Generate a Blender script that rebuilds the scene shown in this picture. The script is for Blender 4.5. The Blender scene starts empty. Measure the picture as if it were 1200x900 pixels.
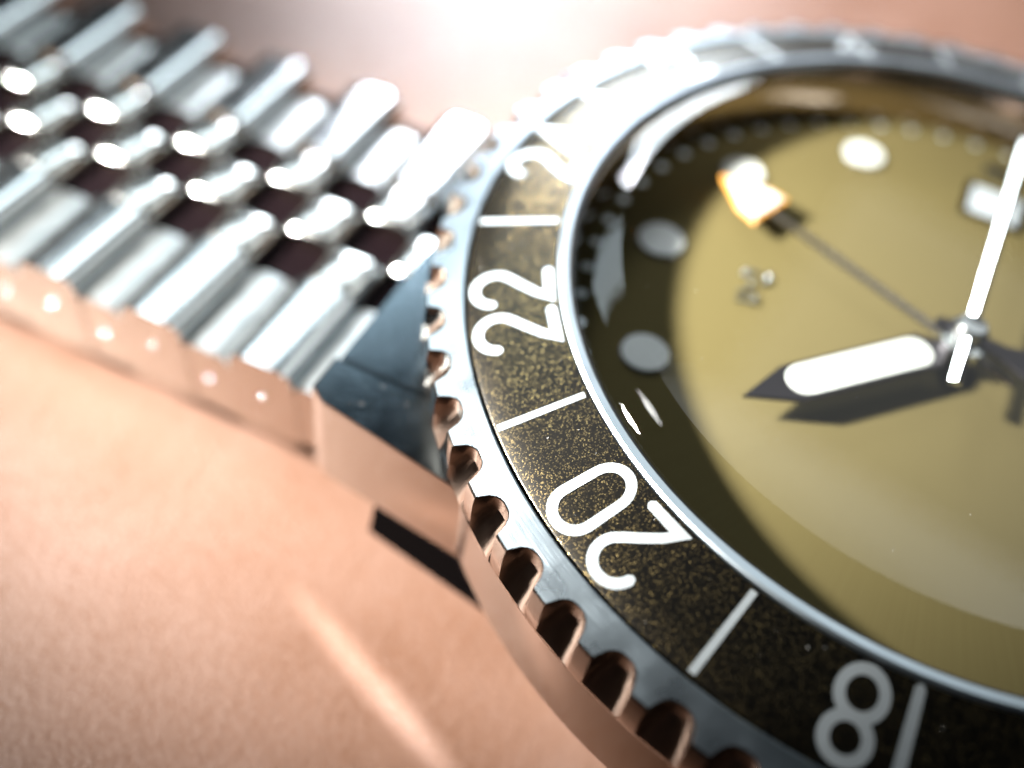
import bpy, bmesh, math, random
from mathutils import Vector, Matrix
from math import sin, cos, radians as R, pi, hypot, atan2

TABLE = -12.6
S = 0.001                      # everything below is written in millimetres
sc = bpy.context.scene
col = sc.collection
random.seed(7)

# ------------------------------------------------------------------ camera
RIGHT = Vector((0.43097545, -0.89548733, 0.1111872))
DOWN = Vector((-0.6692501, -0.399854, -0.62627557))
FWD = Vector((0.60528048, 0.19549735, -0.77163225))
CAM = Vector((-32.3653584, 6.62918165, 26.11030426))
cd = bpy.data.cameras.new('camera')
cam = bpy.data.objects.new('camera', cd)
col.objects.link(cam)
sc.camera = cam
m3 = Matrix((RIGHT, -DOWN, -FWD)).transposed()
cam.matrix_world = Matrix.Translation(CAM * S) @ m3.to_4x4()
cd.sensor_width = 36
cd.lens = 36 * 1250.6 / 1200
cd.clip_start = 0.0005
cd.clip_end = 5
cd.dof.use_dof = True
cd.dof.focus_distance = 32.6 * S
cd.dof.aperture_fstop = 20.5
cd.dof.aperture_blades = 0

# ------------------------------------------------------------------ light
w = bpy.data.worlds.new('World')
sc.world = w
w.use_nodes = True
bg = w.node_tree.nodes['Background']
bg.inputs[0].default_value = (0.55, 0.62, 0.75, 1)
bg.inputs[1].default_value = 0.02


def area_lamp(name, direction, dist, size, power, color, target=(0, 0, -2), size_y=None, spread=180):
    ld = bpy.data.lights.new(name, 'AREA')
    ld.energy = power
    ld.color = color
    ld.shape = 'RECTANGLE' if size_y else 'DISK'
    ld.size = size * S
    if size_y:
        ld.size_y = size_y * S
    ld.spread = R(spread)
    o = bpy.data.objects.new(name, ld)
    col.objects.link(o)
    d = Vector(direction).normalized()
    t = Vector(target)
    o.location = (t + d * dist) * S
    o.rotation_euler = (-d).to_track_quat('-Z', 'Y').to_euler()
    return o


# key: a small spot lamp low on the twelve o'clock side, throws the crescent shadow on the dial;
# its soft beam edge dies away towards the lower bezel
KEY = Vector((-0.31, 0.80, 0.475)).normalized()
kd = bpy.data.lights.new('key_lamp', 'SPOT')
kd.energy = 15.5
kd.color = (1.0, 0.96, 0.90)
kd.shadow_soft_size = 7 * S
kd.spot_size = 2 * math.atan(27.0 / 150)
kd.spot_blend = 0.75
ko = bpy.data.objects.new('key_lamp', kd)
col.objects.link(ko)
kpos = Vector((0, 0, -2)) + KEY * 150
ko.location = kpos * S
ko.rotation_euler = (Vector((1.1, 11.6, -17.3)) - kpos).to_track_quat('-Z', 'Y').to_euler()
# window low behind the watch: blows out the far bezel, the bars and the sheen on the leather
area_lamp('window_lamp', (0.85, 0.45, 0.30), 170, 54, 0.15, (0.84, 0.94, 1.0), size_y=46)
area_lamp('window_upper_lamp', (0.50, 0.58, 0.645), 170, 88, 0.046, (0.80, 0.94, 1.0), size_y=30)
# added spot standing in for window sheen on the leather behind the watch
pd = bpy.data.lights.new('added_pool_spot', 'SPOT')
pd.energy = 3.8
pd.color = (0.90, 0.92, 1.0)
pd.shadow_soft_size = 26 * S
pd.spot_size = R(25)
pd.spot_blend = 1.0
po = bpy.data.objects.new('added_pool_spot', pd)
col.objects.link(po)
ppos = Vector((122, 72, 57))
po.location = ppos * S
po.rotation_euler = (Vector((38, 20, TABLE)) - ppos).to_track_quat('-Z', 'Y').to_euler()
# ceiling lamp: flash on the steel ring and metal flecks
area_lamp('ceiling_lamp', (0.07, 0.52, 0.85), 160, 14, 0.013, (1.0, 0.98, 0.95))
# pale ceiling mirrored as haze in the crystal and grey on the beads
area_lamp('ceiling_bounce', (0.66, -0.16, 0.70), 220, 96, 0.022, (0.93, 0.97, 1.0), size_y=80)
# added overhead panel: its reflection hazes the lower crystal like a bright ceiling
area_lamp('ceiling_haze_panel', (0.46, -0.08, 0.88), 220, 110, 0.040, (0.95, 1.0, 0.98), size_y=75)
# added narrow spot imitating the streak the case flank reflects onto the leather
g0, g1 = Vector((-16.0, 19.3, 0)), Vector((-19.5, 10.4, 0))
gm = (g0 + g1) / 2
gd = bpy.data.lights.new('added_gleam_spot', 'SPOT')
gd.energy = 1.15
gd.color = (1.0, 0.95, 0.92)
gd.shadow_soft_size = 0.4 * S
gd.spot_size = 2 * math.atan(6.0 / 62)
gd.spot_blend = 1.0
go = bpy.data.objects.new('added_gleam_spot', gd)
col.objects.link(go)
go.location = Vector((gm.x, gm.y, TABLE + 62)) * S
go.rotation_euler = (0, 0, math.atan2(g1.y - g0.y, g1.x - g0.x))
go.scale = (1, 0.11, 1)
# added overhead spot that brightens the leather behind the watch
bd = bpy.data.lights.new('added_backdrop_spot', 'SPOT')
bd.energy = 3.6
bd.color = (1.0, 0.93, 0.90)
bd.shadow_soft_size = 10 * S
bd.spot_size = R(44)
bd.spot_blend = 1.0
bo = bpy.data.objects.new('added_backdrop_spot', bd)
col.objects.link(bo)
bo.location = Vector((46, 20, 100)) * S
bo.rotation_euler = (0, 0, 0)

sc.render.engine = 'CYCLES'
sc.cycles.use_denoising = True
sc.cycles.caustics_reflective = False
sc.cycles.caustics_refractive = False
sc.cycles.max_bounces = 10
sc.cycles.glossy_bounces = 6
sc.cycles.transparent_max_bounces = 12
sc.cycles.sample_clamp_indirect = 6
vs = sc.view_settings
vs.view_transform = 'Standard'
vs.look = 'None'
vs.exposure = 0
vs.gamma = 1
vs.use_curve_mapping = False


# ------------------------------------------------------------------ materials
def new_mat(name):
    m = bpy.data.materials.new(name)
    m.use_nodes = True
    nt = m.node_tree
    b = nt.nodes['Principled BSDF']
    return m, nt, b


def N(nt, typ, **kw):
    n = nt.nodes.new(typ)
    for k, v in kw.items():
        setattr(n, k, v)
    return n


def coords_mm(nt):
    tc = N(nt, 'ShaderNodeTexCoord')
    mp = N(nt, 'ShaderNodeVectorMath', operation='SCALE')
    mp.inputs['Scale'].default_value = 1 / S
    nt.links.new(tc.outputs['Object'], mp.inputs[0])
    return mp.outputs[0]


def ramp(nt, src, stops):
    r = N(nt, 'ShaderNodeValToRGB')
    e = r.color_ramp.elements
    while len(e) < len(stops):
        e.new(0.5)
    for el, (p, c) in zip(e, stops):
        el.position = p
        el.color = c if len(c) == 4 else (*c, 1)
    nt.links.new(src, r.inputs[0])
    return r.outputs[0]


def noise(nt, vec, scale, detail=3, rough=0.5):
    n = N(nt, 'ShaderNodeTexNoise')
    n.inputs['Scale'].default_value = scale
    n.inputs['Detail'].default_value = detail
    n.inputs['Roughness'].default_value = rough
    nt.links.new(vec, n.inputs['Vector'])
    return n.outputs['Fac']


def bump(nt, b, height, dist_mm, strength=1.0):
    n = N(nt, 'ShaderNodeBump')
    n.inputs['Distance'].default_value = dist_mm * S
    n.inputs['Strength'].default_value = strength
    nt.links.new(height, n.inputs['Height'])
    nt.links.new(n.outputs[0], b.inputs['Normal'])
    return n


def steel(name, base, rough, smudge=0.05, brushed=None, bump_mm=0.004):
    m, nt, b = new_mat(name)
    b.inputs['Metallic'].default_value = 1
    b.inputs['Base Color'].default_value = (*base, 1)
    v = coords_mm(nt)
    f = noise(nt, v, 0.9, 4)
    mr = N(nt, 'ShaderNodeMapRange')
    mr.inputs['From Min'].default_value = 0.3
    mr.inputs['From Max'].default_value = 0.75
    mr.inputs['To Min'].default_value = rough
    mr.inputs['To Max'].default_value = rough + smudge
    nt.links.new(f, mr.inputs['Value'])
    nt.links.new(mr.outputs[0], b.inputs['Roughness'])
    if brushed:
        if brushed == 'circular':
            sx = N(nt, 'ShaderNodeSeparateXYZ')
            nt.links.new(v, sx.inputs[0])
            ln = N(nt, 'ShaderNodeVectorMath', operation='LENGTH')
            cb = N(nt, 'ShaderNodeCombineXYZ')
            nt.links.new(sx.outputs[0], cb.inputs[0])
            nt.links.new(sx.outputs[1], cb.inputs[1])
            nt.links.new(cb.outputs[0], ln.inputs[0])
            at = N(nt, 'ShaderNodeMath', operation='ARCTAN2')
            nt.links.new(sx.outputs[0], at.inputs[0])
            nt.links.new(sx.outputs[1], at.inputs[1])
            cc = N(nt, 'ShaderNodeCombineXYZ')
            k1 = N(nt, 'ShaderNodeMath', operation='MULTIPLY')
            k1.inputs[1].default_value = 14
            nt.links.new(ln.outputs['Value'], k1.inputs[0])
            k2 = N(nt, 'ShaderNodeMath', operation='MULTIPLY')
            k2.inputs[1].default_value = 9
            nt.links.new(at.outputs[0], k2.inputs[0])
            nt.links.new(k1.outputs[0], cc.inputs[0])
            nt.links.new(k2.outputs[0], cc.inputs[1])
            h = noise(nt, cc.outputs[0], 1.0, 3, 0.6)
        else:
            mp = N(nt, 'ShaderNodeMapping')
            mp.inputs['Scale'].default_value = brushed
            nt.links.new(v, mp.inputs['Vector'])
            h = noise(nt, mp.outputs[0], 1.0, 3, 0.6)
        bump(nt, b, h, bump_mm)
    return m


MAT = {}
MAT['polished'] = steel('polished_steel', (0.62, 0.65, 0.66), 0.13, 0.08)
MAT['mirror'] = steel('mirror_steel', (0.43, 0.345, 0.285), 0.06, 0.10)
MAT['brushed'] = steel('brushed_steel', (0.36, 0.43, 0.48), 0.26, 0.08, 'circular', 0.010)
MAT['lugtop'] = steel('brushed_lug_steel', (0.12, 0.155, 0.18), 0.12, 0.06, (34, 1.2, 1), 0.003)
MAT['satin'] = steel('satin_link_steel', (0.40, 0.42, 0.42), 0.26, 0.10, (9, 0.9, 4), 0.006)
MAT['bead'] = steel('bead_steel', (0.72, 0.74, 0.72), 0.14, 0.08)
MAT['ring'] = steel('satin_ring_steel', (0.46, 0.54, 0.60), 0.34, 0.06)
MAT['handsteel'] = steel('hand_steel', (0.30, 0.27, 0.24), 0.25, 0.06)
MAT['darkrim'] = steel('dark_rim_steel', (0.05, 0.045, 0.05), 0.28, 0.06)


def plain(name, base, rough, metallic=0.0, spec=0.5):
    m, nt, b = new_mat(name)
    b.inputs['Base Color'].default_value = (*base, 1)
    b.inputs['Roughness'].default_value = rough
    b.inputs['Metallic'].default_value = metallic
    b.inputs['Specular IOR Level'].default_value = spec
    v = coords_mm(nt)
    f = noise(nt, v, 6, 3)
    mix = N(nt, 'ShaderNodeMix', data_type='RGBA')
    mix.inputs['A'].default_value = (*[c * 0.9 for c in base], 1)
    mix.inputs['B'].default_value = (*[min(1, c * 1.06) for c in base], 1)
    nt.links.new(f, mix.inputs['Factor'])
    nt.links.new(mix.outputs['Result'], b.inputs['Base Color'])
    return m


MAT['lume'] = plain('white_lume', (0.38, 0.40, 0.385), 0.55)
MAT['print'] = plain('white_print', (0.54, 0.60, 0.63), 0.38, metallic=0.80)
MAT['orange'] = plain('orange_paint', (0.42, 0.19, 0.03), 0.4)
MAT['black'] = plain('black_frame_and_shade', (0.0015, 0.0012, 0.0012), 0.8, spec=0.0)  # black of the date frame and of the shade block under the lug
MAT['core'] = plain('dark_reflection_core', (0.0018, 0.0007, 0.0011), 0.7, spec=0.02)
MAT['gasket'] = plain('black_gasket', (0.006, 0.006, 0.007), 0.4)
MAT['date'] = plain('white_date_disc', (0.28, 0.31, 0.33), 0.5)


def make_insert():
    m, nt, b = new_mat('flecked_bezel_insert')
    v = coords_mm(nt)
    vo = N(nt, 'ShaderNodeTexVoronoi')
    vo.inputs['Scale'].default_value = 28
    nt.links.new(v, vo.inputs['Vector'])
    sub = N(nt, 'ShaderNodeVectorMath', operation='SUBTRACT')
    sub.inputs[1].default_value = (0.5, 0.5, 0.5)
    nt.links.new(vo.outputs['Color'], sub.inputs[0])
    scl = N(nt, 'ShaderNodeVectorMath', operation='SCALE')
    scl.inputs['Scale'].default_value = 0.18
    nt.links.new(sub.outputs[0], scl.inputs[0])
    geo = N(nt, 'ShaderNodeNewGeometry')
    add = N(nt, 'ShaderNodeVectorMath', operation='ADD')
    nt.links.new(geo.outputs['Normal'], add.inputs[0])
    nt.links.new(scl.outputs[0], add.inputs[1])
    nrm = N(nt, 'ShaderNodeVectorMath', operation='NORMALIZE')
    nt.links.new(add.outputs[0], nrm.inputs[0])
    nt.links.new(nrm.outputs[0], b.inputs['Normal'])
    sp = N(nt, 'ShaderNodeSeparateColor')
    nt.links.new(vo.outputs['Color'], sp.inputs[0])
    c = ramp(nt, sp.outputs[0], [(0.0, (0.001, 0.0007, 0.0003)), (0.5, (0.004, 0.003, 0.0012)),
                                 (0.80, (0.022, 0.016, 0.006)), (1.0, (0.46, 0.34, 0.14))])
    nt.links.new(c, b.inputs['Base Color'])
    b.inputs['Metallic'].default_value = 1
    b.inputs['Roughness'].default_value = 0.27
    b.inputs['Coat Weight'].default_value = 0.42
    b.inputs['Coat Roughness'].default_value = 0.33
    return m


MAT['insert'] = make_insert()


def make_dial():
    m, nt, b = new_mat('khaki_sunray_dial')
    v = coords_mm(nt)
    sx = N(nt, 'ShaderNodeSeparateXYZ')
    nt.links.new(v, sx.inputs[0])
    at = N(nt, 'ShaderNodeMath', operation='ARCTAN2')
    nt.links.new(sx.outputs[0], at.inputs[0])
    nt.links.new(sx.outputs[1], at.inputs[1])
    cc = N(nt, 'ShaderNodeCombineXYZ')
    nt.links.new(at.outputs[0], cc.inputs[0])
    h = noise(nt, cc.outputs[0], 60, 3, 0.6)
    c = ramp(nt, h, [(0.3, (0.069, 0.056, 0.024)), (0.7, (0.075, 0.062, 0.027))])
    nt.links.new(c, b.inputs['Base Color'])
    b.inputs['Metallic'].default_value = 0.0
    b.inputs['Specular IOR Level'].default_value = 0.0
    b.inputs['Roughness'].default_value = 0.5
    return m


MAT['dial'] = make_dial()


def make_glass():
    m, nt, b = new_mat('sapphire_crystal')
    out = nt.nodes['Material Output']
    nt.nodes.remove(b)
    tr = N(nt, 'ShaderNodeBsdfTransparent')
    tr.inputs[0].default_value = (0.97, 0.98, 0.97, 1)
    gl = N(nt, 'ShaderNodeBsdfGlossy')
    gl.inputs['Roughness'].default_value = 0.015
    # Schlick reflectance of both faces of the plate, the same from either side
    geo = N(nt, 'ShaderNodeNewGeometry')
    dt = N(nt, 'ShaderNodeVectorMath', operation='DOT_PRODUCT')
    nt.links.new(geo.outputs['Normal'], dt.inputs[0])
    nt.links.new(geo.outputs['Incoming'], dt.inputs[1])
    ab = N(nt, 'ShaderNodeMath', operation='ABSOLUTE')
    nt.links.new(dt.outputs['Value'], ab.inputs[0])
    om = N(nt, 'ShaderNodeMath', operation='SUBTRACT')
    om.inputs[0].default_value = 1
    nt.links.new(ab.outputs[0], om.inputs[1])
    pw = N(nt, 'ShaderNodeMath', operation='POWER')
    pw.inputs[1].default_value = 5
    nt.links.new(om.outputs[0], pw.inputs[0])
    fr = N(nt, 'ShaderNodeMath', operation='MULTIPLY_ADD')
    fr.inputs[1].default_value = 0.94
    fr.inputs[2].default_value = 0.047
    nt.links.new(pw.outputs[0], fr.inputs[0])
    mx = N(nt, 'ShaderNodeMixShader')
    nt.links.new(fr.outputs[0], mx.inputs[0])
    nt.links.new(tr.outputs[0], mx.inputs[1])
    nt.links.new(gl.outputs[0], mx.inputs[2])
    nt.links.new(mx.outputs[0], out.inputs[0])
    return m


MAT['glass'] = make_glass()


def make_leather():
    m, nt, b = new_mat('tan_leather')
    v = coords_mm(nt)
    f = noise(nt, v, 0.13, 6, 0.6)
    c = ramp(nt, f, [(0.30, (0.062, 0.031, 0.019)), (0.52, (0.075, 0.041, 0.028)), (0.75, (0.086, 0.051, 0.038))])
    nt.links.new(c, b.inputs['Base Color'])
    vo = N(nt, 'ShaderNodeTexVoronoi')
    vo.inputs['Scale'].default_value = 4.5
    nt.links.new(v, vo.inputs['Vector'])
    g = noise(nt, v, 7, 5, 0.65)
    ad = N(nt, 'ShaderNodeMath', operation='ADD')
    nt.links.new(vo.outputs['Distance'], ad.inputs[0])
    nt.links.new(g, ad.inputs[1])
    bump(nt, b, ad.outputs[0], 0.028, 0.8)
    mr = N(nt, 'ShaderNodeMapRange')
    mr.inputs['From Min'].default_value = 0.35
    mr.inputs['From Max'].default_value = 0.7
    mr.inputs['To Min'].default_value = 0.28
    mr.inputs['To Max'].default_value = 0.58
    nt.links.new(noise(nt, v, 2.3, 4), mr.inputs['Value'])
    nt.links.new(mr.outputs[0], b.inputs['Roughness'])
    b.inputs['Roughness'].default_value = 0.45
    b.inputs['Specular IOR Level'].default_value = 0.2
    return m


MAT['leather'] = make_leather()


# ------------------------------------------------------------------ mesh helpers
def mesh_obj(name, verts, faces, mat, parent=None, smooth=False, angle=None):
    me = bpy.data.meshes.new(name)
    me.from_pydata([tuple(Vector(v) * S) for v in verts], [], faces)
    me.update()
    bm = bmesh.new()
    bm.from_mesh(me)
    bmesh.ops.recalc_face_normals(bm, faces=bm.faces)
    bm.to_mesh(me)
    bm.free()
    me.materials.append(MAT[mat])
    if smooth:
        for f in me.polygons:
            f.use_smooth = True
        if angle:
            me.set_sharp_from_angle(angle=R(angle))
    o = bpy.data.objects.new(name, me)
    col.objects.link(o)
    o.parent = parent
    return o


def pol(r, a, z):
    """clock angle a in degrees clockwise from twelve"""
    return (r * sin(R(a)), r * cos(R(a)), z)


def lathe(name, prof, mat, parent, n=240, closed=False, angle=30):
    vs_, fs = [], []
    k = len(prof)
    for i in range(n):
        for r, z in prof:
            vs_.append(pol(r, 360 * i / n, z))
    for i in range(n):
        j = (i + 1) % n
        for q in range(k if closed else k - 1):
            q2 = (q + 1) % k
            fs.append((i * k + q, i * k + q2, j * k + q2, j * k + q))
    return mesh_obj(name, vs_, fs, mat, parent, True, angle)


def prism(name, poly, z0, z1, mat, parent, bev=0.0, z1f=None):
    """poly: list of (x,y); z1f(x,y) optional top height"""
    n = len(poly)
    cx = sum(p[0] for p in poly) / n
    cy = sum(p[1] for p in poly) / n
    top = [(x, y, z1f(x, y) if z1f else z1) for x, y in poly]
    vs_, fs = [], []
    vs_ += [(x, y, z0) for x, y in poly]
    if bev:
        vs_ += [(x, y, z - bev) for x, y, z in top]
        ins = []
        for x, y, z in top:
            d = hypot(x - cx, y - cy) or 1
            ins.append((x - (x - cx) / d * bev, y - (y - cy) / d * bev, z))
        vs_ += ins
        rings = 3
    else:
        vs_ += top
        rings = 2
    for q in range(rings - 1):
        for i in range(n):
            j = (i + 1) % n
            fs.append((q * n + i, q * n + j, (q + 1) * n + j, (q + 1) * n + i))
    fs.append(tuple(range(n))[::-1])
    fs.append(tuple(range((rings - 1) * n, rings * n)))
    return mesh_obj(name, vs_, fs, mat, parent)


# ------------------------------------------------------------------ the surface
def build_surface():
    n = 60
    L = 420
    vs_, fs = [], []
    for i in range(n + 1):
        for j in range(n + 1):
            x = -L / 2 + L * i / n + 60
            y = -L / 2 + L * j / n + 30
            vs_.append((x, y, TABLE))
    for i in range(n):
        for j in range(n):
            a = i * (n + 1) + j
            fs.append((a, a + 1, a + n + 2, a + n + 1))
    o = mesh_obj('leather_surface', vs_, fs, 'leather', None, True)
    o['kind'] = 'structure'
    return o


build_surface()

# ------------------------------------------------------------------ the watch
watch = bpy.data.objects.new('wristwatch', None)
col.objects.link(watch)
watch.location = (0, 0, TABLE * S)
watch.empty_display_size = 0.01
watch['label'] = 'steel wristwatch with dark flecked bezel, khaki dial and beaded bracelet lying on tan leather'
watch['category'] = 'wristwatch'

# all parts are built in watch-centred coordinates whose z=0 is the inner top edge of the insert
PARENT_FIX = Matrix.Translation((0, 0, TABLE * S)).inverted()

# --- bezel geometry
RI, RO, ZO = 15.5, 18.62, -0.93


def cone(r):
    return ZO * (r - RI) / (RO - RI)


LUG_SHADE = [(4.45, -8.2), (4.7, -10.5), (-1.0, -10.6), (-0.2, -8.2)]


def build_case():
    # round middle case
    prof = [(14.95, -3.7), (19.35, -3.75), (19.5, -3.95), (19.45, -7.6), (19.2, -8.1), (16.9, -9.6), (16.6, -12.2), (16.3, TABLE), (0.01, TABLE)]
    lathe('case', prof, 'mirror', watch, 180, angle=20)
    # lugs
    for sx, sy in ((-1, 1), (1, 1), (-1, -1), (1, -1)):
        if sx < 0:
            P = [(-14.15, 11.9), (-14.0, 12.9), (-12.95, 19.7), (-12.5, 20.4), (-10.95, 20.4), (-10.95, 12.0)]
        else:
            P = [(13.4, 12.1), (11.5, 17.6), (10.2, 19.7), (9.8, 20.4), (7.25, 20.4), (7.25, 14.0)]
        P = [(x, y * sy) for x, y in P]

        def top(x, y):
            t = max(0, abs(y) - 13) / 7.6
            return -3.95

        n = len(P)
        vs_ = []
        for x, y in P:
            vs_.append((x, y, -8.0 - 0.09 * max(0, abs(y) - 14)))
        for x, y in P:
            vs_.append((x, y, top(x, y) - 0.08))
        fs = [tuple(range(n))]
        for i in range(n):
            j = (i + 1) % n
            fs.append((i, j, n + j, n + i))
        cx = sum(p[0] for p in P) / n
        cy = sum(p[1] for p in P) / n
        for x, y in P:
            d = hypot(x - cx, y - cy)
            vs_.append((x - (x - cx) / d * 0.08, y - (y - cy) / d * 0.08, top(x, y)))
        for i in range(n):
            j = (i + 1) % n
            fs.append((n + i, n + j, 2 * n + j, 2 * n + i))
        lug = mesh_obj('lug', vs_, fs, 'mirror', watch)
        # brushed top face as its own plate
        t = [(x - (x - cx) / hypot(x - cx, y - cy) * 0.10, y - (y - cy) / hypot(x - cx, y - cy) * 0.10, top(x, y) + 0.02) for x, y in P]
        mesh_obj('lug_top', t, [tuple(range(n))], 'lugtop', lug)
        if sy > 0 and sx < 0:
            # black block below the flank, standing in for shade under the lug
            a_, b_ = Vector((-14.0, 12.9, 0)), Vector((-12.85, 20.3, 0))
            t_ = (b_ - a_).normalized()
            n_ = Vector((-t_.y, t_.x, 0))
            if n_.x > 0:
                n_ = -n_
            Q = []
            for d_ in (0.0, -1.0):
                for l_, z_ in LUG_SHADE:
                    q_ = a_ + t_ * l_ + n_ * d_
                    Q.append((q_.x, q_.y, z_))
            mesh_obj('lug_shade_block', Q, [(0, 1, 2, 3), (7, 6, 5, 4), (0, 1, 5, 4), (1, 2, 6, 5), (2, 3, 7, 6), (3, 0, 4, 7)], 'black', lug)
    # end link between the lugs
    for sy in (1, -1):
        P = [(-10.85, 13.0 * sy), (7.15, 15.5 * sy), (7.15, 20.2 * sy), (-10.85, 20.2 * sy)]
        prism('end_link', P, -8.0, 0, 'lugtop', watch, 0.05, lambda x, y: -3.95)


build_case()


def build_bezel():
    # coin edge: 62 rounded notches
    NT = 62
    seg = 14
    prof_a = []
    for k in range(NT):
        a0 = (k + 0.39) * 360 / NT
        for q in range(seg):
            u = q / seg                       # 0..1 over one pitch, notch centred at 0.5
            x = (u - 0.5) / 0.335
            d = 0.0
            if abs(x) < 1:
                d = (1 - abs(x) ** 2.6) ** 0.55
            prof_a.append((a0 + u * 360 / NT, d))
    n = len(prof_a)
    rings = []
    # (radius between notches, radius in a notch, z, z in a notch)
    for r, rn, z, zn in ((18.66, 18.66, -2.6, -2.6), (18.66, 18.66, -0.93, -0.93), (18.72, 18.72, -0.90, -0.90),
                         (19.15, 19.13, -1.03, -1.02), (19.92, 19.27, -1.27, -1.07), (19.98, 19.30, -1.33, -1.12),
                         (20.02, 19.33, -1.75, -1.65), (20.02, 19.66, -2.25, -2.25), (20.02, 20.0, -2.92, -2.92),
                         (19.8, 19.8, -3.56, -3.56), (19.2, 19.2, -3.65, -3.65)):
        rings.append([pol(r + (rn - r) * d, a, z + (zn - z) * d) for a, d in prof_a])
    vs_ = [v for rg in rings for v in rg]
    fs = []
    for q in range(len(rings) - 1):
        for i in range(n):
            j = (i + 1) % n
            fs.append((q * n + i, q * n + j, (q + 1) * n + j, (q + 1) * n + i))
    o = mesh_obj('bezel', vs_, fs, 'brushed', watch, True, 24)
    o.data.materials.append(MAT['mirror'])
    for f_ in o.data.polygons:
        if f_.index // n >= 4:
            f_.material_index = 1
    ins = lathe('bezel_insert', [(18.55, -1.3), (18.55, -0.93), (18.5, cone(18.5)), (17.5, cone(17.5)), (16.5, cone(16.5)), (15.52, cone(15.52)), (15.5, -0.5)],
                'insert', watch, 300, angle=20)
    return ins


insert = build_bezel()


# --- numerals as stroked paths laid on the cone
def arc(cx, cy, rx, ry, a0, a1, n=14):
    return [(cx + rx * cos(R(a0 + (a1 - a0) * i / n)), cy + ry * sin(R(a0 + (a1 - a0) * i / n))) for i in range(n + 1)]


W, H = 1.37, 2.5            # stroke centre-line box
GL = {
    '0': [arc(W / 2, H - W / 2, W / 2, W / 2, 0, 180) + arc(W / 2, W / 2, W / 2, W / 2, 180, 360) + [(W, H - W / 2)]],
    '1': [[(W / 2, -0.1), (W / 2, H + 0.1)]],
    '2': [arc(W / 2, H - W / 2, W / 2, W / 2, 172, -28, 16) + [(W * 0.80, H * 0.50), (W * 0.55, H * 0.36), (W * 0.22, H * 0.17), (0.0, 0.0), (W, 0)]],
    '4': [[(W * 0.78, -0.1), (W * 0.78, H), (0, H * 0.3), (W * 1.1, H * 0.3)]],
    '6': [arc(W / 2, W / 2, W / 2, W / 2, 0, 360, 24), [(W * 0.02, W * 0.62), (W * 0.2, H * 0.62), (W * 0.62, H)]],
    '8': [arc(W / 2, H * 0.26, W * 0.46, H * 0.26, 0, 360, 28), arc(W / 2, H * 0.76, W * 0.42, H * 0.24, 0, 360, 28)],
}
SW = 0.335


def ribbon(path, wd):
    """flat ribbon with round joins and ends in 2-D -> verts, faces"""
    vs_, fs = [], []
    pts = [Vector((x, y)) for x, y in path]
    closed = (pts[0] - pts[-1]).length < 1e-4
    if closed:
        pts = pts[:-1]
    n = len(pts)
    L_, R_ = [], []
    for i, p in enumerate(pts):
        if closed:
            a, c = pts[i - 1], pts[(i + 1) % n]
        else:
            a, c = pts[max(0, i - 1)], pts[min(n - 1, i + 1)]
        d1 = (p - a).normalized() if (p - a).length > 1e-6 else (c - p).normalized()
        d2 = (c - p).normalized() if (c - p).length > 1e-6 else d1
        t = (d1 + d2)
        t = t.normalized() if t.length > 1e-3 else d1
        nn = Vector((-t.y, t.x))
        k = 1 / max(0.42, nn.dot(Vector((-d1.y, d1.x))))
        L_.append(p + nn * wd / 2 * k)
        R_.append(p - nn * wd / 2 * k)
    vs_ = L_ + R_
    m = n if closed else n - 1
    for i in range(m):
        j = (i + 1) % n
        fs.append((i, j, n + j, n + i))
    if not closed:
        for idx, sgn in ((0, -1), (n - 1, 1)):
            p = pts[idx]
            q = pts[1] if idx == 0 else pts[n - 2]
            d = (p - q).normalized()
            a0 = atan2(d.y, d.x)
            base = len(vs_)
            ring = [p + Vector((cos(a0 - pi / 2 + pi * s / 8), sin(a0 - pi / 2 + pi * s / 8))) * wd / 2 * (0.8 if s not in (0, 8) else 1) for s in range(9)]
            vs_ += ring
            fs.append(tuple(range(base, base + 9)))
    return vs_, fs


def on_bezel(u, v, a):
    """u along the tangent (clockwise), v outward from the insert's middle"""
    r = (RO + RI) / 2 + v
    return pol(r, a + math.degrees(u / 17.05), cone(r) + 0.025)


def number(txt, a):
    gap = 0.60
    widths = [W if c != '1' else 0.35 for c in txt]
    tot = sum(widths) + gap * (len(txt) - 1)
    x = -tot / 2
    vs3, fs3 = [], []
    zoff = 0.0
    for c, wd in zip(txt, widths):
        for path in GL[c]:
            off = x + (wd - W) / 2 if c == '1' else x
            v2, f2 = ribbon([(px, py) for px, py in path], SW)
            b = len(vs3)
            for p in v2:
                X, Y, Z = on_bezel(p.x + off, p.y - H / 2, a)
                vs3.append((X, Y, Z + zoff))
            fs3 += [tuple(i + b for i in f) for f in f2]
            zoff += 0.003
        x += wd + gap
    o = mesh_obj('numeral', vs3, fs3, 'print', insert)
    o['label'] = 'white bezel numeral ' + txt
    return o


for h in range(2, 25, 2):
    number(str(h), h * 15)
for h in range(1, 24, 2):
    vs3 = []
    for q in range(9):
        v = -1.42 + 2.84 * q / 8
        for u in (-0.115, 0.115):
            vs3.append(on_bezel(u, v, h * 15))
    mesh_obj('hour_tick', vs3, [(2 * q, 2 * q + 1, 2 * q + 3, 2 * q + 2) for q in range(8)], 'print', insert)

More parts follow.
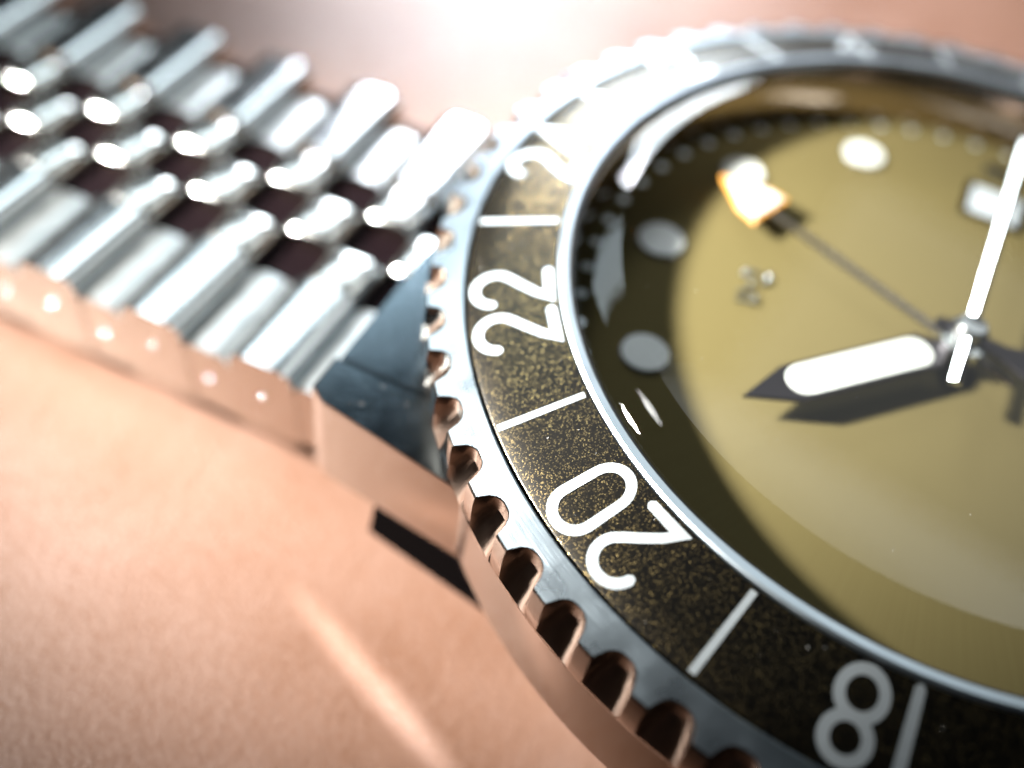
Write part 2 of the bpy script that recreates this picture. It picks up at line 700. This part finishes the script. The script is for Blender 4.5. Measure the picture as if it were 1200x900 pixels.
# --- crystal, its ring and the rehaut
DZ = -2.7
lathe('crystal_ring', [(15.47, -0.6), (15.47, 0.06), (15.38, 0.14), (15.12, 0.14), (15.06, 0.06), (15.06, -0.6)], 'ring', watch, 300)
lathe('gasket', [(15.055, -0.5), (15.055, -0.02), (14.94, -0.02), (14.94, -0.5)], 'gasket', watch, 240)
rings = [(14.93, -0.45), (14.93, -0.10), (14.90, 0.0)]
zc, rc = 0.0, 14.90
for r2, tilt in ((14.78, 48), (14.6, 38), (14.4, 30), (14.2, 24), (14.0, 20.5), (13.7, 18), (13.35, 16)):
    zc += (rc - r2) * math.tan(R(tilt))
    rc = r2
    rings.append((rc, zc))
for k in range(1, 12):
    r = 13.35 * (1 - k / 12)
    rings.append((r, zc + 0.10 * (1 - (r / 13.35) ** 2)))
rings.append((0.001, zc + 0.10))
lathe('crystal', rings, 'glass', watch, 240, angle=13)
lathe('rehaut', [(14.93, -0.36), (14.88, -0.45), (14.72, DZ + 0.02)], 'mirror', watch, 240)

# --- dial
dial = lathe('dial', [(0.0015, DZ), (4, DZ), (9, DZ), (14.9, DZ)], 'dial', watch, 200)


def disc(name, c, r, h, mat, parent, n=24, bev=0.08):
    P = [(c[0] + r * cos(2 * pi * i / n), c[1] + r * sin(2 * pi * i / n)) for i in range(n)]
    return prism(name, P, c[2], c[2] + h, mat, parent, bev)


def oriented(poly, a, r):
    """poly in (tangent, radial) -> xy at clock angle a, radius r"""
    out = []
    for t, q in poly:
        rr = r + q
        out.append((rr * sin(R(a)) + t * cos(R(a)), rr * cos(R(a)) - t * sin(R(a))))
    return out


for h in range(12):
    a = h * 30
    if h in (9, 10):
        continue               # the photograph shows no plots there
    if h == 3:
        bar = [(-0.85, -0.35), (0.85, -0.35), (0.85, 0.35), (-0.85, 0.35)]
        rim = prism('hour_marker', oriented(bar, a, 12.45), DZ, DZ + 0.25, 'polished', dial, 0.06)
        continue
    if h == 6:
        bar = [(-0.65, -1.4), (0.65, -1.4), (0.65, 1.3), (-0.65, 1.3)]
        prism('hour_marker', oriented(bar, a, 11.9), DZ, DZ + 0.28, 'polished', dial, 0.06)
        bar = [(x * 0.78, y * 0.88) for x, y in bar]
        prism('marker_lume', oriented(bar, a, 11.9), DZ + 0.2, DZ + 0.34, 'lume', dial, 0.05)
        continue
    rr = 1.05 if h == 0 else 0.98
    c = pol(11.95, a, DZ)
    disc('hour_marker', c, rr, 0.10, 'polished', dial, 24, 0.05)
    disc('marker_lume', (c[0], c[1], DZ + 0.06), rr * 0.9, 0.08, 'lume', dial, 24, 0.04)
for k in range(60):
    c = pol(14.25, k * 6, DZ + 0.004)
    disc('minute_dot', c, 0.21, 0.02, 'print', dial, 10, 0.008)

# date window at three o'clock
fr_ = [(-1.35, -1.2), (1.35, -1.2), (1.35, 1.2), (-1.35, 1.2)]
prism('date_frame', oriented(fr_, 90, 10.1), DZ + 0.003, DZ + 0.10, 'black', dial)
prism('date_disc', oriented([(x * 0.78, y * 0.78) for x, y in fr_], 90, 10.1), DZ + 0.05, DZ + 0.13, 'date', dial)

# applied emblem below twelve: polished rounded strokes


def tube(name, paths, rad, z, mat, parent, loc, n=8):
    vs3, fs3 = [], []
    for pth in paths:
        pts = [Vector((x + loc[0], y + loc[1], z)) for x, y in pth]
        b = len(vs3)
        for i, p in enumerate(pts):
            t = (pts[min(i + 1, len(pts) - 1)] - pts[max(i - 1, 0)]).normalized()
            sd = Vector((-t.y, t.x, 0))
            for q in range(n):
                a = 2 * pi * q / n
                vs3.append(tuple(p + sd * rad * cos(a) + Vector((0, 0, 1)) * rad * sin(a)))
        for i in range(len(pts) - 1):
            for q in range(n):
                q2 = (q + 1) % n
                fs3.append((b + i * n + q, b + i * n + q2, b + i * n + n + q2, b + i * n + n + q))
        fs3.append(tuple(range(b, b + n)))
        e = b + (len(pts) - 1) * n
        fs3.append(tuple(range(e, e + n)))
    return mesh_obj(name, vs3, fs3, mat, parent, True, 60)


tube('emblem', [
    [(-1.1, 0.35), (-1.0, 0.0), (-0.9, -0.4)],
    [(-0.72, 0.42), (-0.38, 0.12), (-0.62, -0.35)],
    [(0.28, 0.52), (0.62, 0.46), (0.74, -0.02)],
    [(0.22, -0.26), (0.50, -0.46), (0.82, -0.42)],
    [(-0.12, 0.14), (0.10, 0.02)],
    ], 0.105, DZ + 0.06, 'polished', dial, (-0.45, 7.9))

# --- hands


def hand(name, poly, a, z, th, mat, parent, bev=0.04):
    P = [(t * cos(R(a)) + q * sin(R(a)), -t * sin(R(a)) + q * cos(R(a))) for t, q in poly]
    return prism(name, P, z - th, z, mat, parent, bev)


def stadium(w_, q0, q1, n=10):
    r = w_ / 2
    out = [(r * cos(R(180 * i / n)), q1 - r + r * sin(R(180 * i / n))) for i in range(n + 1)]
    out += [(r * cos(R(180 + 180 * i / n)), q0 + r + r * sin(R(180 + 180 * i / n))) for i in range(n + 1)]
    return out


HA = math.degrees(atan2(-6.95, 6.59))
hh = hand('hour_hand', [(-0.25, -1.0), (0.25, -1.0), (0.35, 1.0), (0.82, 1.6), (0.82, 7.5), (0.0, 9.5), (-0.82, 7.5), (-0.82, 1.6), (-0.35, 1.0)], HA, DZ + 1.05, 0.16, 'darkrim', watch)
hand('lume_strip', stadium(1.36, 1.52, 7.65), HA, DZ + 1.09, 0.1, 'lume', hh, 0.03)
GA = math.degrees(atan2(4.0, 10.1))
gh = hand('gmt_hand', [(-0.16, -2.2), (0.16, -2.2), (0.13, 9.3), (-0.13, 9.3)], GA, DZ + 0.75, 0.12, 'handsteel', watch)
hand('arrow', [(-1.12, 9.1), (1.12, 9.1), (0.98, 10.1), (0.0, 11.8), (-0.98, 10.1)], GA, DZ + 0.80, 0.2, 'orange', gh)
hand('arrow_lume', [(-0.94, 9.26), (0.94, 9.26), (0.82, 10.1), (0.0, 11.5), (-0.82, 10.1)], GA, DZ + 0.84, 0.1, 'lume', gh, 0.03)
MA = 187
mh = hand('minute_hand', [(-0.25, -1.2), (0.25, -1.2), (0.35, 1.4), (0.75, 2.4), (0.75, 11.2), (0.0, 13.2), (-0.75, 11.2), (-0.75, 2.4), (-0.35, 1.4)], MA, DZ + 1.4, 0.16, 'darkrim', watch)
hand('lume_strip', stadium(1.1, 2.5, 11.2), MA, DZ + 1.44, 0.1, 'lume', mh, 0.03)
SA = math.degrees(atan2(10.27, -0.17))
# second hand: a ridged baton, two facets meeting along its middle
out2 = [(-3.0, 0.23), (0.0, 0.21), (13.6, 0.15)]
vs3 = []
zb = DZ + 1.72
for q, wd in out2:
    for t, zz in ((-wd, zb), (0.0, zb + wd * 0.5), (wd, zb), (wd, zb - 0.12), (-wd, zb - 0.12)):
        vs3.append((t * cos(R(SA)) + q * sin(R(SA)), -t * sin(R(SA)) + q * cos(R(SA)), zz))
fs3 = [(k * 5 + i, k * 5 + (i + 1) % 5, k * 5 + 5 + (i + 1) % 5, k * 5 + 5 + i) for k in range(2) for i in range(5)]
fs3 += [(0, 1, 2, 3, 4), (10, 11, 12, 13, 14)]
mesh_obj('second_hand', vs3, fs3, 'bead', watch)
hub = lathe('hand_hub', [(0.0015, DZ + 2.0), (0.5, DZ + 1.97), (0.62, DZ + 1.85), (0.62, DZ + 1.3), (0.95, DZ + 1.25), (0.95, DZ + 0.6), (0.7, DZ)], 'polished', watch, 40)

# ------------------------------------------------------------------ bracelet
PITCH = 5.28
Y0 = 23.9
ZT = -6.45                  # crown height of the big links


def path(s):
    """arc length from y=20 -> (y, z drop, slope angle)"""
    # nearly flat, then bending down to the leather
    g, k = 0.03, 0.0016
    if s < 26:
        return 20 + s, -g * s - k * s * s * 0.5, -g - k * s
    a0 = -g - k * 26
    z0 = -g * 26 - k * 338
    t = s - 26
    a = a0 - 0.008 * t
    return 46 + t * cos((a0 + a) / 2), z0 + t * sin((a0 + a) / 2), a


def pillow(name, x0, x1, ln, crown, thick, ends=0.14, nseg=16, power=3.2, soft=0.0):
    """rounded bar: axis along x, half-round over its length in y"""
    xs = [x0, x0 + ends * 0.3, x0 + ends, x1 - ends, x1 - ends * 0.3, x1]
    pl_ = [1.0, 1.0, 1.0, 1.0, 1.0, 1.0]
    sc_ = [1 - soft, 1 - soft * 0.3, 1.0, 1.0, 1 - soft * 0.3, 1 - soft]
    vs_, fs = [], []
    k = nseg + 3
    for x, f, g in zip(xs, sc_, pl_):
        row = []
        for i in range(nseg + 1):
            t = -1 + 2 * i / nseg
            t = sin(t * pi / 2)
            z = crown * ((1 - abs(t) ** power) ** (1 / power)) - crown
            row.append((x, t * ln / 2 * g, z - (1 - f) * crown * 0.8))
        row.append((x, ln / 2 * g, -thick))
        row.append((x, -ln / 2 * g, -thick))
        vs_ += row
    for q in range(len(xs) - 1):
        for i in range(k):
            j = (i + 1) % k
            fs.append((q * k + i, q * k + j, (q + 1) * k + j, (q + 1) * k + i))
    fs.append(tuple(range(k)))
    fs.append(tuple(range((len(xs) - 1) * k, len(xs) * k))[::-1])
    me_o = mesh_obj(name, vs_, fs, 'polished', None, True, 50)
    me_o.data.materials.append(MAT['mirror'])
    for f_ in me_o.data.polygons:
        if abs(f_.normal.x) > 0.9:
            f_.material_index = 1
    return me_o


def place(proto, parent, s, dz, first):
    y, z, a = path(s)
    o = proto if first else proto.copy()
    if not first:
        col.objects.link(o)
    o.parent = parent
    o.location = (0, y * S, (ZT + z + dz) * S)
    o.rotation_euler = (a, 0, 0)
    return o


# spine that carries the links, darkened to imitate dark reflections on the beads
svs, sfs = [], []
ns = 60
for i in range(ns + 1):
    y, z, a = path(-0.2 + 52 * i / ns)
    for x, dz in ((-10.4, -1.15), (6.7, -1.15), (6.7, -2.9), (-10.4, -2.9)):
        svs.append((x, y + sin(-a) * dz, ZT + z + dz))
for i in range(ns):
    for q in range(4):
        q2 = (q + 1) % 4
        sfs.append((i * 4 + q, i * 4 + q2, i * 4 + 4 + q2, i * 4 + 4 + q))
bracelet = mesh_obj('bracelet', svs, sfs, 'core', watch)

protos = {
    'near': pillow('outer_link', -10.95, -5.95, 3.04, 1.25, 4.5, power=4.2),
    'far': pillow('outer_link', 1.55, 7.1, 3.04, 1.25, 4.5, power=4.2),
    'nearc': pillow('connector_link', -10.9, -5.95, 2.2, 0.7, 3.7, power=3.0),
    'farc': pillow('connector_link', 1.55, 5.4, 2.2, 0.7, 3.7, power=3.0),
    'b1': pillow('bead_link', -5.88, -3.50, 2.55, 0.9, 2.5, 0.45, 14, soft=0.2),
    'b2': pillow('bead_link', -3.42, -0.98, 2.55, 0.9, 2.5, 0.45, 14, soft=0.2),
    'b3': pillow('bead_link', -0.90, 1.48, 2.55, 0.9, 2.5, 0.45, 14, soft=0.2),
}
for k_ in ('b1', 'b2', 'b3'):
    protos[k_].data.materials[0] = MAT['bead']
for k_ in ('nearc', 'farc'):
    protos[k_].data.materials[0] = MAT['satin']
for k in range(8):
    s = Y0 - 20 + PITCH * k
    f = k == 0
    place(protos['near'], bracelet, s, 0, f)
    place(protos['far'], bracelet, s, 0, f)
    place(protos['b1'], bracelet, s, -0.15, f)
    place(protos['b3'], bracelet, s, -0.15, f)
    place(protos['nearc'], bracelet, s + PITCH / 2, -0.7, f)
    place(protos['farc'], bracelet, s + PITCH / 2, -0.7, f)
    place(protos['b2'], bracelet, s + PITCH / 2, -0.15, f)
# polished pin heads on the near side of the links
pvs, pfs = [], []
for q in range(5):
    ph = pi / 2 * q / 4
    for i in range(12):
        a_ = 2 * pi * i / 12
        pvs.append((-10.93 - 0.10 * sin(ph), 0.15 * cos(ph) * cos(a_), 0.15 * cos(ph) * sin(a_)))
for q in range(4):
    for i in range(12):
        j_ = (i + 1) % 12
        pfs.append((q * 12 + i, q * 12 + j_, q * 12 + 12 + j_, q * 12 + 12 + i))
pin = mesh_obj('pin', pvs, pfs, 'polished', None, True)
for k in range(5):
    place(pin, bracelet, Y0 - 20 + PITCH * k, -2.1 + 0.12 * (k % 2), k == 0)
    place(pin, bracelet, Y0 - 20 + PITCH * (k + 0.5), -2.6, False)
# first half row at the end link
for nm in ('nearc', 'farc', 'b2'):
    place(protos[nm], bracelet, Y0 - 20 - PITCH / 2, -0.45 if nm != 'b2' else -0.15, False)

# parts hang on the watch's base point: undo its offset once, for direct children
for o in list(watch.children):
    o.matrix_parent_inverse = PARENT_FIX

# ------------------------------------------------------------------ dust
dvs, dfs = [], []


def speck(p, r):
    b = len(dvs)
    a0 = random.random() * 6
    k = 5
    for i in range(k):
        a = a0 + 2 * pi * i / k
        q = r * (0.6 + 0.8 * random.random())
        dvs.append((p[0] + q * cos(a), p[1] + q * sin(a) * 0.6, p[2]))
    dvs.append((p[0], p[1], p[2] + r * 0.6))
    for i in range(k):
        dfs.append((b + i, b + (i + 1) % k, b + k))


for i in range(46):
    a = random.uniform(-100, 40)
    r = random.uniform(15.7, 18.4)
    X, Y, Z = pol(r, a, cone(r) + 0.03)
    speck((X, Y, Z), random.uniform(0.012, 0.035))
for i in range(26):
    r = random.uniform(3, 12.6)
    a = random.uniform(-130, 40)
    X, Y, Z = pol(r, a, zc + 0.10 * (1 - (r / 13.35) ** 2) + 0.004)
    speck((X, Y, Z), random.uniform(0.010, 0.026))
for i in range(14):
    speck((random.uniform(-13.3, -10.9), random.uniform(13.5, 19.0), -3.92), random.uniform(0.012, 0.03))
MAT['dust'] = plain('pale_dust', (0.55, 0.55, 0.54), 0.8)
dust = mesh_obj('dust', dvs, dfs, 'dust')
dust['kind'] = 'stuff'
dust['label'] = 'tiny pale dust specks scattered over the bezel and crystal'
dust['category'] = 'dust'
